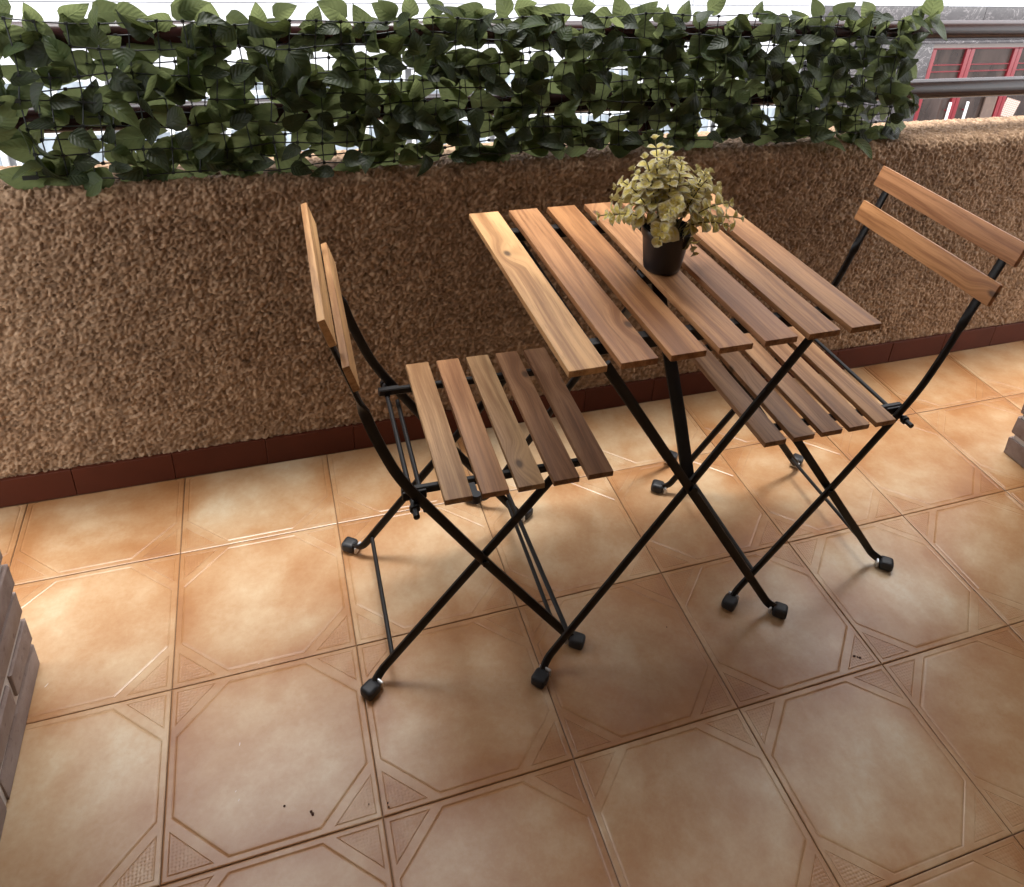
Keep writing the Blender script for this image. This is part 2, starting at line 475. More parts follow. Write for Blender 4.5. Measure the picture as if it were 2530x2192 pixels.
# ---- parapet wall in brown roughcast, real grains
def parapet():
    yf, yb, zt, rad = -0.0755, 0.092, 0.728, 0.030
    d = 0.0030
    prof = []
    for z in np.arange(0.045, zt - rad, d): prof.append((yf, z, -1, 0))
    for t in np.linspace(0, math.pi / 2, 17): prof.append((yf + rad - rad * math.cos(t), zt - rad + rad * math.sin(t), -math.cos(t), math.sin(t)))
    for y in np.arange(yf + rad + d, yb - rad, d): prof.append((y, zt, 0, 1))
    for t in np.linspace(0, math.pi / 2, 17): prof.append((yb - rad + rad * math.sin(t), zt - rad + rad * math.cos(t), math.sin(t), math.cos(t)))
    for z in np.linspace(zt - rad - .01, -0.35, 12): prof.append((yb, z, 1, 0))
    prof = np.array(prof); ns = len(prof)
    seg = np.hypot(np.diff(prof[:, 0]), np.diff(prof[:, 1])); s = np.concatenate([[0], np.cumsum(seg)])
    xs = np.arange(-0.9, 3.9, d); nx = len(xs)
    X, Sg = np.meshgrid(xs, s, indexing='ij')
    def vor(cell, seed):
        r = np.random.default_rng(seed)
        gx, gs = int((xs[-1] - xs[0]) / cell) + 6, int(s[-1] / cell) + 6
        jx, js = r.random((gx, gs)), r.random((gx, gs)); hh = r.random((gx, gs)); cc = r.random((gx, gs))
        tx, ts = r.normal(0, 1, (gx, gs)), r.normal(0, 1, (gx, gs)); an = r.random((gx, gs)) * math.pi
        U, W = (X - xs[0]) / cell + 2, Sg / cell + 2
        iu, iw = U.astype(int), W.astype(int)
        b1 = np.full(U.shape, 9.0); b2 = np.full(U.shape, 9.0); H = np.zeros(U.shape); C = np.zeros(U.shape); T = np.zeros(U.shape)
        for a in (-1, 0, 1):
            for b in (-1, 0, 1):
                ku, kw = np.clip(iu + a, 0, gx - 1), np.clip(iw + b, 0, gs - 1)
                du, dw = U - (ku + jx[ku, kw]), W - (kw + js[ku, kw])
                ca, sa = np.cos(an[ku, kw]), np.sin(an[ku, kw])
                e1, e2 = du * ca + dw * sa, -du * sa + dw * ca
                dd = np.sqrt((e1 * 0.84) ** 2 + (e2 * 1.18) ** 2)
                m1 = dd < b1
                b2 = np.where(m1, b1, np.minimum(b2, dd))
                H = np.where(m1, hh[ku, kw], H); C = np.where(m1, cc[ku, kw], C)
                T = np.where(m1, tx[ku, kw] * du + ts[ku, kw] * dw, T)
                b1 = np.where(m1, dd, b1)
        return b1, b2, H, C, T
    b1, b2, H, C, T = vor(0.0082, 5)
    disp = 0.0034 * (H - 0.5) + 0.0019 * np.clip(T, -1, 1) + 0.0046 * np.clip((b2 - b1) / 0.22, 0, 1) - 0.003
    b1, b2, H2, C2, T2 = vor(0.045, 8)
    disp += 0.0007 * np.clip(T2, -1, 1) + 0.0004 * (b2 - b1)
    disp[:, -12:] *= 0.2
    Y = prof[None, :, 0] + prof[None, :, 2] * disp; Z = prof[None, :, 1] + prof[None, :, 3] * disp
    co = np.stack([X, Y, Z], -1).reshape(-1, 3).astype(np.float32)
    idx = np.arange(nx * ns).reshape(nx, ns)
    q = np.stack([idx[:-1, :-1], idx[1:, :-1], idx[1:, 1:], idx[:-1, 1:]], -1).reshape(-1, 4)
    me = bpy.data.meshes.new('parapet_wall')
    me.vertices.add(len(co)); me.vertices.foreach_set('co', co.ravel())
    me.loops.add(q.size); me.loops.foreach_set('vertex_index', q.ravel().astype(np.int32))
    me.polygons.add(len(q)); me.polygons.foreach_set('loop_start', np.arange(0, q.size, 4, dtype=np.int32))
    me.update(calc_edges=True)
    at = me.attributes.new('chip', 'FLOAT', 'POINT')
    at.data.foreach_set('value', (0.75 * C + 0.25 * C2).ravel().astype(np.float32))
    return me
pw = link('parapet_wall', parapet(), M['stucco'])
tag(pw, 'low brown roughcast balcony wall with rounded pebbly top and dark red skirting', 'wall')
sk = box_mesh('skirting_tile', (-0.1017, -0.0095, 0.0), (0.1017, 0.0095, 0.0735), 0.0010, 1)
sk.materials.append(M['skirt'])
x0 = 0.098
for k in range(-4, 18):
    link('skirting_tile', sk, None, pw, (x0 + 0.2042 * (k + 0.5), WALL_Y + 0.0095 + random.uniform(-.0006, .0006), random.uniform(-.0008, .0005)))

# ---- railing
rl = empty('balcony_railing', (0, 0.02, 0.72), 0, 'dark maroon tubular railing with two round bars above the brown wall', 'railing')
for z, r in ((0.995, 0.0245), (0.8375, 0.0265)):
    bm = bmesh.new(); tube(bm, (-1.0, 0, z - 0.72), (4.0, 0, z - 0.72), r, 28)
    link('rail', bm_mesh(bm, 'rail'), M['rail'], rl)
for x in (-0.55, 1.452, 3.45):
    bm = bmesh.new(); tube(bm, (x, 0.0, -0.01), (x, 0.0, 0.26), 0.0185, 20)
    link('post', bm_mesh(bm, 'post'), M['rail'], rl)

# ---- brick side walls
def brick_wall(xf, side, label):
    """face at x = xf looking towards the balcony; side = direction the wall extends to"""
    root = empty('brick_wall', (xf, PILL_Y, 0), 0, label, 'brick wall', None)
    H, L, J, D = 0.0665, 0.25, 0.0155, 0.26
    bm = bmesh.new()
    lo = (0.006 if side > 0 else -D + 0.006, -1.95, 0.0); hi = (D - 0.006 if side > 0 else -0.006, -0.008, 2.56)
    add_box(bm, lo, hi)
    link('mortar_core', bm_mesh(bm, 'mortar_core', False), M['mortar'], root)
    up = bmesh.new()
    for c in range(39):
        z = 0.001 + c * H; y = 0.0; k = 0
        if z + H > 2.56: break
        while y > -1.93:
            l = (0.117 if c % 2 else L) if k == 0 else L + 0.0
            y1 = y - l
            x_a, x_b = (0, 0.115) if side > 0 else (-0.115, 0)
            if k == 0: x_a, x_b = (0, D) if side > 0 else (-D, 0)
            dx = random.uniform(-.0025, .0015)
            lo = (x_a + dx, max(y1, -1.95) , z); hi = (x_b + dx, y - (0.0 if k == 0 else 0.0), z + H - J)
            if hi[1] - lo[1] > 0.02:
                if c < 9:
                    b = bmesh.new(); add_box(b, lo, hi, 0.0035, 2)
                    for v in b.verts: v.co += Vector((random.uniform(-1, 1), random.uniform(-1, 1), random.uniform(-1, 1))) * 0.0012
                    cx = Vector([(lo[i] + hi[i]) / 2 for i in range(3)])
                    for v in b.verts: v.co -= cx
                    o = link('brick', bm_mesh(b, 'brick'), M['brick'], root, cx)
                else:
                    add_box(up, lo, hi)
            y = y1 - J; k += 1
    tag(link('upper_brickwork', bm_mesh(up, 'upper_brickwork', False), M['brick'], root), kind='stuff')
    return root
brick_wall(PILL_L, -1, 'grey brown brick wall end at the left edge of the tiled floor')
brick_wall(PILL_R, 1, 'dark brown brick wall corner at the right edge beside the right chair')

# ---- unseen ceiling slab and house wall behind the camera, shaping the light
CEIL_Y = -0.06  # edge of the unseen slab, pushed outward to hold back skylight
cl = link('ceiling', box_mesh('ceiling', (-1.4, -3.6, 2.56), (4.6, CEIL_Y, 2.76)), M['plaster']); tag(cl, kind='structure')
hw = link('house_wall', box_mesh('house_wall', (-1.4, -2.72, -0.003), (4.6, -2.52, 2.558)), M['plaster'])
tag(hw, 'unseen house wall behind the camera, cream to warm the bounced light', 'wall')

# ================================================================== ACROSS THE STREET
FY, GZ = 10.5, -4.02
st = link('street', box_mesh('street', (-60, 0.4, GZ - 0.4), (70, 8.2, GZ - 0.13)), M['asphalt']); tag(st, kind='structure')
pv = link('pavement', box_mesh('pavement', (-60, 8.2, GZ - 0.4), (70, FY + 0.6, GZ), 0.01), M['pave']); tag(pv, kind='structure')
pv2 = link('ground', box_mesh('ground', (-400, -300, GZ - 0.6), (400, 400, GZ - 0.404)), M['pave']); tag(pv2, kind='structure')

bl = empty('opposite_building', (5, FY, GZ), 0, 'white fronted building across the street with marble band and shop windows', 'building')
OX = Vector((5, FY, GZ))
def part(name, lo, hi, mat, parent=bl, bevel=0.0, off=OX):
    lo = Vector(lo); hi = Vector(hi); c = (lo + hi) / 2
    o = link(name, box_mesh(name, lo - c, hi - c, bevel, 2), mat, parent)
    o.location = c - off
    return o
part('wall', (-14, FY + 0.30, GZ), (26, FY + 6, 14.0), M['facade'])
joints = [-14, -9.2, -4.6, -0.08, 3.2, 5.66, 6.06, 7.42, 10.0, 12.68, 15.2, 18, 22, 26]
for a, b in zip(joints, joints[1:]):
    dy = 0.05 if (b - a) < 0.6 else random.uniform(0, 0.012)
    part('facade_panel', (a + 0.006, FY - dy, -0.90), (b - 0.006, FY + 0.30, 3.1), M['facade'], bevel=0.006)
    part('facade_panel', (a + 0.006, FY - dy, 3.115), (b - 0.006, FY + 0.30, 14.0), M['facade'], bevel=0.006)
    if b <= 10.0:
        part('facade_panel', (a + 0.006, FY - dy, -1.85), (b - 0.006, FY + 0.30, -0.912), M['facade'], bevel=0.006)
part('ledge', (-14, FY - 0.10, -1.25), (10.0, FY - 0.03, -1.17), M['facade_warm'], bevel=0.008)
# left: white framed shop windows
for k in range(17):
    x = -13.5 + k * 1.36
    w_ = part('window', (x, FY + 0.04, GZ + 0.35), (x + 1.26, FY + 0.12, -1.88), M['whitepaint'])
    c = Vector((x + 0.63, FY + 0.08, (GZ + 0.35 - 1.88) / 2))
    for (z0, z1) in ((GZ + 0.42, -2.70), (-2.62, -2.20), (-2.12, -1.95)):
        part('pane', (x + 0.07, FY + 0.025, z0), (x + 1.19, FY + 0.045, z1), M['paleglass'], w_, 0, c)
    part('mullion', (x + 0.62, FY - 0.0, GZ + 0.42), (x + 0.68, FY + 0.03, -1.95), M['whitepaint'], w_, 0, c)
part('plinth', (-14, FY - 0.02, GZ), (10.0, FY + 0.25, GZ + 0.34), M['facade_warm'])
# right: marble shopfront with red doors
for a, b in ((10.0, 11.9), (11.91, 13.6), (13.61, 15.3), (15.31, 17.0), (17.01, 19)):
    part('marble_slab', (a, FY - 0.015, -1.50), (b, FY + 0.28, -0.905), M['marble'], bevel=0.004)
part('marble_slab', (10.0, FY - 0.01, GZ), (12.62, FY + 0.28, -1.56), M['marble'], bevel=0.004)
part('ledge', (10.0, FY - 0.12, -1.555), (19, FY + 0.24, -1.505), M['marble'], bevel=0.004)
part('lintel', (12.63, FY + 0.0, -1.66), (19, FY + 0.2, -1.558), M['lintel'])
def door(xa, xb, handle):
    d = part('door', (xa + 0.045, FY + 0.10, GZ + 0.05), (xb - 0.045, FY + 0.13, -1.69), M['darkglass'])
    c = Vector(((xa + xb) / 2, FY + 0.115, (GZ + 0.05 - 1.69) / 2))
    for lo, hi in (((xa, -1.70), (xb, -1.665)), ((xa, GZ + 0.02), (xb, GZ + 0.14))):
        part('frame', (lo[0], FY + 0.05, lo[1]), (hi[0], FY + 0.098, hi[1]), M['red'], d, 0.006, c)
    for xx in (xa, xb - 0.095):
        part('frame', (xx, FY + 0.045, GZ + 0.141), (xx + 0.095, FY + 0.098, -1.701), M['red'], d, 0.006, c)
    for zz in (-2.0, -2.13):
        part('transom', (xa + 0.096, FY + 0.06, zz - 0.008), (xb - 0.096, FY + 0.098, zz + 0.008), M['red'], d, 0, c)
    if handle is not None:
        bm = bmesh.new(); o_ = c
        p = lambda x, y, z: Vector((x, y, z)) - o_
        tube(bm, p(handle, FY - 0.02, -2.72), p(handle, FY - 0.02, -3.35), 0.027, 12)
        link('handle', bm_mesh(bm, 'handle'), M['chrome'], d)
        bm = bmesh.new()
        for z in (-2.9, -3.22): tube(bm, p(handle, FY - 0.02, z), p(handle, FY + 0.07, z), 0.016, 8)
        link('handle_bracket', bm_mesh(bm, 'handle_bracket'), M['red'], d)
    return d
door(12.68, 13.60, 13.42); door(13.61, 14.80, 13.86)
door(14.81, 16.2, None); door(16.21, 17.6, None)
nb = part('paper_notice', (14.93, FY + 0.085, -3.12), (15.33, FY + 0.0885, -2.74), M['notice'], None, 0, Vector((0, 0, 0)))
nb.rotation_euler = (0, math.radians(14), 0)
tag(nb, 'printed table notice sheet stuck inside the red framed shop door', 'notice')
pb = part('poster_board', (14.36, FY + 0.04, -3.7), (14.66, FY + 0.07, -2.66), M['board'], None, 0, Vector((0, 0, 0)))
tag(pb, 'brown poster board standing behind the red door post', 'board')

# ================================================================== FURNITURE
def slat_mesh(name, wx, ly, tz):
    me = box_mesh(name, (-wx / 2, -ly / 2, -tz / 2), (wx / 2, ly / 2, tz / 2), 0.0016, 2)
    me.materials.append(M['wood']); return me

def cap_at(parent, p, d):
    """black rubber foot round the end of a leg; d = horizontal direction it points to"""
    bm = bmesh.new(); add_box(bm, (-0.014, -0.0140, -0.0115), (0.0155, 0.0140, 0.0115), 0.0085, 4)
    o = link('foot_cap', bm_mesh(bm, 'foot_cap', True, 60), M['cap'], parent)
    o.location = Vector((p[0], p[1], 0.0128)); o.rotation_euler = (0, 0, math.atan2(d[1], d[0]))
    bm = bmesh.new(); add_box(bm, (-0.0215, -0.012, -0.0085), (-0.0155, 0.012, 0.0085), 0.002, 1)
    k = link('collar', bm_mesh(bm, 'collar'), M['zinc'], parent)
    k.location = o.location; k.rotation_euler = o.rotation_euler
    return o

# ---- table
TX, TY, TR, TH = 1.211, -0.569, 0.0126, 0.718
tb = empty('folding_table', (TX, TY, 0), TR, 'square folding table with seven brown wooden slats on crossed black legs', 'table')
sm_ = slat_mesh('table_slat', 0.0598, 0.546, 0.0115)
tones = [(0.58, 0.345, 0.190), (0.43, 0.220, 0.118), (0.42, 0.205, 0.098), (0.45, 0.235, 0.128), (0.39, 0.205, 0.125), (0.44, 0.235, 0.128), (0.44, 0.240, 0.138)]
for k in range(7):
    link('slat', sm_, None, tb, ((k - 3) * 0.0809, 0.0062, TH - 0.00575), None, [t * f for t, f in zip(tones[k], (0.76, 0.74, 0.61))])
def leg(parent, pts, y, end, cap_p, cap_d, rolls=None, name='leg', a=0.0084, b=0.0042):
    bm = bmesh.new()
    sweep(bm, pts, a, b, (0, 0, 1) if abs(pts[1][0] - pts[0][0]) > abs(pts[1][2] - pts[0][2]) else (1, 0, 0), rolls, 10)
    o = link(name, bm_mesh(bm, name, True, 50), M['metal'], parent)
    cap_at(o, cap_p, cap_d)
    return o
for sy in (-1, 1):
    for sx in (-1, 1):
        yl = sy * (0.2255 if sx > 0 else 0.2145)
        foot = (sx * 0.2600, sy * 0.2415)
        pts = round_path([(-sx * 0.196, yl, 0.690), (sx * 0.2385, yl, 0.0235), (foot[0], foot[1], 0.0128)], 0.022, 5)
        leg(tb, pts, yl, None, foot, (sx * 0.75, sy * 0.66))
for y in (-0.186, 0.214):
    bm = bmesh.new(); add_box(bm, (-0.262, y - 0.010, TH - 0.034), (0.262, y + 0.010, TH - 0.0120), 0.002, 1)
    link('top_rail', bm_mesh(bm, 'top_rail'), M['metal'], tb)
for x in (-0.196, 0.196):
    bm = bmesh.new(); tube(bm, (x, -0.222, 0.683), (x, 0.222, 0.683), 0.006, 10)
    link('cross_rod', bm_mesh(bm, 'cross_rod'), M['metal'], tb)
for sy in (-1, 1):
    bm = bmesh.new(); sweep(bm, [(0.0, sy * 0.004, 0.690), (0.003, sy * 0.150, 0.483), (0.003, sy * 0.208, 0.395)], 0.0125, 0.004, (1, 0, 0), None, 8)
    link('strut', bm_mesh(bm, 'strut', True, 50), M['metal'], tb)
bm = bmesh.new(); add_box(bm, (-0.035, -0.014, 0.687), (0.035, 0.014, 0.7055), 0.002)
link('bracket', bm_mesh(bm, 'bracket'), M['metal'], tb)
for sy in (-1, 1):
    bm = bmesh.new(); tube(bm, (0.0, sy * 0.205, 0.395), (0.0, sy * 0.2335, 0.395), 0.0075, 12)
    link('pivot_bolt', bm_mesh(bm, 'pivot_bolt'), M['metal'], tb)

bm = bmesh.new(); tube(bm, (-0.2015, -0.218, 0.083), (-0.2015, 0.218, 0.083), 0.0048, 10)
link('cross_rod', bm_mesh(bm, 'cross_rod'), M['metal'], tb)

# ---- chairs
def make_chair():
    r = empty('folding_chair', (0, 0, 0), 0)
    seat = slat_mesh('seat_slat', 0.0450, 0.380, 0.0115); back = slat_mesh('back_slat', 0.0450, 0.384, 0.0105)
    for k in range(5):
        link('seat_slat', seat, None, r, (-0.0455 + k * 0.0603, 0.0, 0.4502 - 0.00575))
    tilt = math.atan2(0.043, -0.0135)
    for cx_, cz in ((-0.2272, 0.7820), (-0.1995, 0.7045)):
        o = link('back_slat', back, None, r, (cx_, 0, cz), (0, math.radians(90 - 17.2) , 0))
    for sy in (-1, 1):
        # long leg: backrest post, bend at the seat, front foot
        y = sy * 0.1600
        foot = (0.1960, sy * 0.1745)
        pts = round_path([(-0.2330, y, 0.780), (-0.1880, y, 0.642), (-0.1700, y, 0.578), (-0.1345, y, 0.482), (0.010, y, 0.263), (0.1765, y, 0.0235), (foot[0], foot[1], 0.0128)], 0.05, 6)
        rolls = []
        for p in pts:
            rolls.append(math.radians(90) * min(1, max(0, (p.z - 0.617) / 0.030)))
        # resample so that the twist is smooth
        fine = []
        for p, q in zip(pts, pts[1:]):
            n = max(1, int((q - p).length / 0.006)) if p.z > 0.58 else 1
            for k in range(n): fine.append(p.lerp(q, k / n))
        fine.append(pts[-1])
        rolls = [math.radians(90) * (lambda t: t * t * (3 - 2 * t))(min(1, max(0, (p.z - 0.612) / 0.036))) for p in fine]
        bm = bmesh.new(); sweep(bm, fine, 0.0084, 0.0042, (1, 0, 0), rolls, 10)
        o = link('long_leg', bm_mesh(bm, 'long_leg', True, 50), M['metal'], r)
        cap_at(o, foot, (0.8, sy * 0.6))
        # short leg: rear foot to seat front
        y = sy * 0.1490
        foot = (-0.1960, sy * 0.1735)
        pts = round_path([(0.136, y, 0.432), (-0.1740, y, 0.0235), (foot[0], foot[1], 0.0128)], 0.022, 5)
        leg(r, pts, y, None, foot, (-0.8, sy * 0.6), name='short_leg')
        # seat rail with its slotted end plate
        yr = sy * 0.1360
        bm = bmesh.new(); add_box(bm, (-0.128, yr - 0.0055, 0.4245), (0.205, yr + 0.0055, 0.4385), 0.002, 1)
        add_box(bm, (-0.1275, yr + sy * 0.0075 - 0.003, 0.4195), (-0.088, yr + sy * 0.0075 + 0.003, 0.4365), 0.0015, 1)
        link('seat_rail', bm_mesh(bm, 'seat_rail'), M['metal'], r)
        bm = bmesh.new(); tube(bm, (-0.112, sy * 0.130, 0.425), (-0.112, sy * 0.190, 0.425), 0.0052, 10)
        tube(bm, (-0.112, sy * 0.1665, 0.425), (-0.112, sy * 0.1735, 0.425), 0.0085, 12)
        link('hinge_pin', bm_mesh(bm, 'hinge_pin'), M['metal'], r)
        bm = bmesh.new(); tube(bm, (0.010, sy * 0.142, 0.263), (0.010, sy * 0.1685, 0.263), 0.006, 10)
        link('pivot_bolt', bm_mesh(bm, 'pivot_bolt'), M['metal'], r)
    for x, z, rr, yy in ((-0.112, 0.422, 0.0042, 0.14), (-0.091, 0.396, 0.0042, 0.15), (-0.152, 0.051, 0.0042, 0.150), (0.145, 0.074, 0.0042, 0.158), (0.130, 0.425, 0.0045, 0.149)):
        bm = bmesh.new(); tube(bm, (x, -yy, z), (x, yy, z), rr, 10)
        link('cross_rod', bm_mesh(bm, 'cross_rod'), M['metal'], r)
    return r
def copy_tree(o, parent=None):
    c = o.copy(); COL.objects.link(c)
    if parent: c.parent = parent
    for ch in list(o.children): copy_tree(ch, c)
    return c
def paint(r, seat_t, back_t):
    ss = [c for c in r.children if c.name.startswith('seat_slat')]; bs = [c for c in r.children if c.name.startswith('back_slat')]
    for c, t in zip(ss, seat_t): c.color = (*[q * f for q, f in zip(t, (0.77, 0.76, 0.64))], 1)
    for c, t in zip(bs, back_t): c.color = (*[q * f for q, f in zip(t, (0.78, 0.76, 0.63))], 1)
chA = make_chair()
chB = copy_tree(chA)
chA.location = (0.854, -0.580, 0); chA.rotation_euler = (0, 0, -0.018)
chB.location = (1.582, -0.589, 0); chB.rotation_euler = (0, 0, math.pi - 0.012)
paint(chA, [(0.38, 0.230, 0.135), (0.31, 0.162, 0.093), (0.36, 0.225, 0.135), (0.265, 0.140, 0.084), (0.255, 0.136, 0.084)], [(0.62, 0.37, 0.20), (0.56, 0.33, 0.18)])
paint(chB, [(0.36, 0.20, 0.115), (0.33, 0.18, 0.107), (0.37, 0.205, 0.12), (0.34, 0.188, 0.112), (0.33, 0.183, 0.112)], [(0.44, 0.215, 0.115), (0.46, 0.225, 0.11)])
tag(chA, 'folding chair left of the table, seen edge on, mixed pale and dark seat slats', 'chair', 'folding slatted chairs')
tag(chB, 'folding chair at the right of the table, its backrest facing the plant and camera', 'chair', 'folding slatted chairs')
# the little plug left between the first two slats of the left chair
bm = bmesh.new(); tube(bm, (-0.0165, -0.186, 0.4335), (-0.0165, -0.186, 0.449), 0.0075, 12); add_box(bm, (-0.0225, -0.188, 0.436), (-0.0105, -0.15, 0.441), 0.001)
link('slat_plug', bm_mesh(bm, 'slat_plug'), M['cap'], chA)

# ================================================================== LEAVES
def leaf_mesh(name, L, W, fold, curl, mat, seed, round_=0.0, nu=8):
    """leaf lying along +x from its stalk, normal +z; uv: u along the midrib, v across"""
    r = random.Random(seed)
    vs, uvs, fs = [], [], []
    for i in range(nu + 1):
        u = i / nu
        if round_: wd = math.sin(math.pi * min(1, u * 0.97 + 0.03)) ** 0.62
        else: wd = (math.sin(math.pi * u ** 0.62) ** 0.85) * (1 - 0.16 * u)
        for v in (-1, -0.5, 0, 0.5, 1):
            y = v * wd * W / 2
            z = abs(y) * fold - curl * L * (u - 0.25) ** 2 + 0.03 * L * math.sin(6 * u + seed + v * 2) * abs(v)
            vs.append((u * L, y, z)); uvs.append((u, v))
    for i in range(nu):
        for j in range(4):
            a = i * 5 + j; fs.append((a, a + 5, a + 6, a + 1))
    me = bpy.data.meshes.new(name); me.from_pydata(vs, [], fs)
    ul = me.uv_layers.new(name='UVMap')
    for lp in me.loops: ul.data[lp.index].uv = uvs[lp.vertex_index]
    me.shade_smooth(); me.materials.append(mat)
    return me

def join_leaves(name, items, mat, parent):
    vs, fs, uv = [], [], []
    for me, mw in items:
        b = len(vs)
        ul = me.uv_layers[0].data
        vs += [mw @ v.co for v in me.vertices]
        for p in me.polygons:
            fs.append([b + i for i in p.vertices]); uv += [ul[l].uv[:] for l in p.loop_indices]
    me = bpy.data.meshes.new(name); me.from_pydata(vs, [], fs)
    ul = me.uv_layers.new(name='UVMap'); ul.data.foreach_set('uv', np.array(uv, dtype=np.float32).ravel())
    me.shade_smooth()
    return tag(link(name, me, mat, parent), kind='stuff')

def frame(x, n):
    x = Vector(x).normalized(); n = Vector(n); z = (n - x * n.dot(x)).normalized(); y = z.cross(x)
    return Matrix((x, y, z)).transposed()

# ---- artificial ivy screen on a net
iv = empty('ivy_screen', (1.18, -0.03, 0.74), 0, 'artificial ivy leaf screen on black netting tied along the railing', 'hedge screen')
IO = Vector(iv.location)
NX0, NX1, NZ0, NZ1, G = 0.165, 2.13, 0.752, 1.032, 0.0475
def net_y(z): return -0.016 - 0.045 * max(0.0, (1.0 - z)) / 0.26
bm = bmesh.new()
def strand(pts, r=0.00135):
    sweep(bm, pts, r, r, (0.3, 0.9, 0.3), None, 4, 1.0)
cols = int((NX1 - NX0) / G) + 1; rows = 7
def node(i, k, lay):
    ph = i * 0.9 + k * 1.7 + lay * 3
    x = NX0 + i * G + 0.004 * math.sin(ph) + lay * 0.021 + (0.10 * (k / 6) if False else 0)
    z = NZ0 + k * (NZ1 - NZ0) / (rows - 1) + 0.004 * math.sin(ph * 1.3 + 1) + lay * 0.019 - 0.008 * math.sin(x * 3.1)
    return Vector((x, net_y(z) + 0.004 * math.sin(ph * 2.1) + lay * 0.012, z)) - IO
for lay in (0, 1):
    for k in range(rows - lay):
        strand([node(i, k, lay) for i in range(cols)])
    for i in range(cols):
        if lay and i % 3 == 1: continue
        strand([node(i, k, lay) for k in range(rows - lay)])
    for i in range(cols):
        for k in range(rows - lay):
            p = node(i, k, lay); add_box(bm, p - Vector((.0029, .002, .0029)), p + Vector((.0029, .002, .0029)))
for k in (0, 3):                                    # loops at the loose left end
    p = node(0, k, 0)
    add_box(bm, p + Vector((-0.024, -.0015, -.004)), p + Vector((0, .0015, .004)))
link('net', bm_mesh(bm, 'net', False), M['net'], iv)

variants = [leaf_mesh('ivy_leaf', L, W, f, c, M['ivy'], s) for s, (L, W, f, c) in enumerate([
    (0.074, 0.056, 0.10, 0.15), (0.066, 0.052, 0.18, 0.30), (0.080, 0.056, 0.05, 0.25), (0.060, 0.046, 0.30, 0.40),
    (0.070, 0.050, 0.45, 0.20), (0.056, 0.042, 0.12, 0.55), (0.064, 0.046, 0.55, 0.50),
    (0.070, 0.058, -0.10, 0.35), (0.062, 0.044, 0.25, -0.30), (0.077, 0.052, 0.30, 0.60), (0.052, 0.044, -0.20, 0.20), (0.068, 0.046, 0.60, 0.85)])]
shaded_variants = []
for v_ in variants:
    d_ = v_.copy(); d_.materials.clear(); d_.materials.append(M['ivy_shaded']); shaded_variants.append(d_)
items = []
R_ = random.Random(21)
def ivy(p, dirx, nrm, var, s, dark=False):
    mw = Matrix.LocRotScale(Vector(p), frame(dirx, nrm).to_quaternion(), Vector((s, s, s)))
    items.append(((shaded_variants if dark else variants)[var], mw))
for i in range(-1, cols + 1):
    for k in range(rows):
        if i < 0 and k < 2: continue
        ii = min(max(i, 0), cols - 1)
        p = node(ii, k, 0) + (Vector((G * (i - ii), 0, 0)))
        # large flat leaves behind the net, lit from the street
        for _ in range(1 + (R_.random() < 0.55)):
            a = R_.choice((math.pi, 0)) + R_.gauss(0, 0.45)
            if k == rows - 1: a = R_.choice((math.pi * 0.85, math.pi * 0.2, math.pi * 0.5, math.pi, 0)) + R_.gauss(0, 0.3)
            if k == 0: a = R_.choice((0.2, math.pi - .2)) + R_.gauss(0, 0.2)
            d = Vector((math.cos(a), R_.gauss(0, .15), math.sin(a)))
            n = Vector((R_.gauss(0, .22), -1, R_.gauss(0.1, .25)))
            if R_.random() < 0.5: n = -n
            q = p + Vector((R_.uniform(-.012, .012), R_.uniform(0.004, 0.018), R_.uniform(-.022, .022))) - d * 0.020
            ivy(q, d, n, R_.choice((0, 0, 1, 2, 2, 3, 7, 8, 10)), R_.uniform(0.92, 1.16) * (0.8 if k == rows - 1 else 1))
        # tilted ones on the room side
        m_ = 1
        for _ in range(m_):
            if R_.random() < 0.12: continue
            a = R_.uniform(0, 2 * math.pi)
            d = Vector((math.cos(a), R_.gauss(-.25, .3), math.sin(a) * 0.75))
            n = Vector((R_.gauss(0, .55), -R_.uniform(0.25, 1.0), R_.gauss(0.55, .55)))
            q = p + Vector((R_.uniform(-.02, .02), R_.uniform(-0.022, -0.003), R_.uniform(-.016, .016))) - d * 0.012
            if k == 0: d.z *= 0.15; d.y *= 0.5; q.z += 0.006
            if k == rows - 1: d.z *= 0.5; q.z -= 0.008
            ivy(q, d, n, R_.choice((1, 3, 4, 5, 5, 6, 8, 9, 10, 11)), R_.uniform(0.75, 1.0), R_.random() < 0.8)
# sprigs standing out at the right end, as in the picture
for (x, y, z), d, n, v, s in (((2.185, -.03, 1.040), (-.15, -.1, 1), (-.6, -.7, .35), 0, .95), ((2.185, -.03, 1.035), (.75, -.3, -.55), (-.1, -.55, .85), 2, 1.0),
        ((2.115, -.04, 1.045), (.55, -.3, -.35), (.1, -.45, .9), 0, 1.0), ((2.13, -.02, 0.94), (.9, 0, .35), (.1, -1, .1), 2, 1.0),
        ((2.135, -.02, 0.915), (.8, 0, -.35), (0, -1, .1), 2, 1.15), ((2.135, -.04, 0.815), (1, 0, -.1), (.1, -1, .2), 2, 1.0),
        ((2.00, -.085, 0.745), (.35, -.6, -.35), (0, -.3, .9), 1, 1.0), ((1.90, -.085, 0.750), (.8, -.4, -.2), (0, -.3, .9), 1, 1.0)):
    ivy(Vector((x, y, z)) - IO, d, n, v, s)
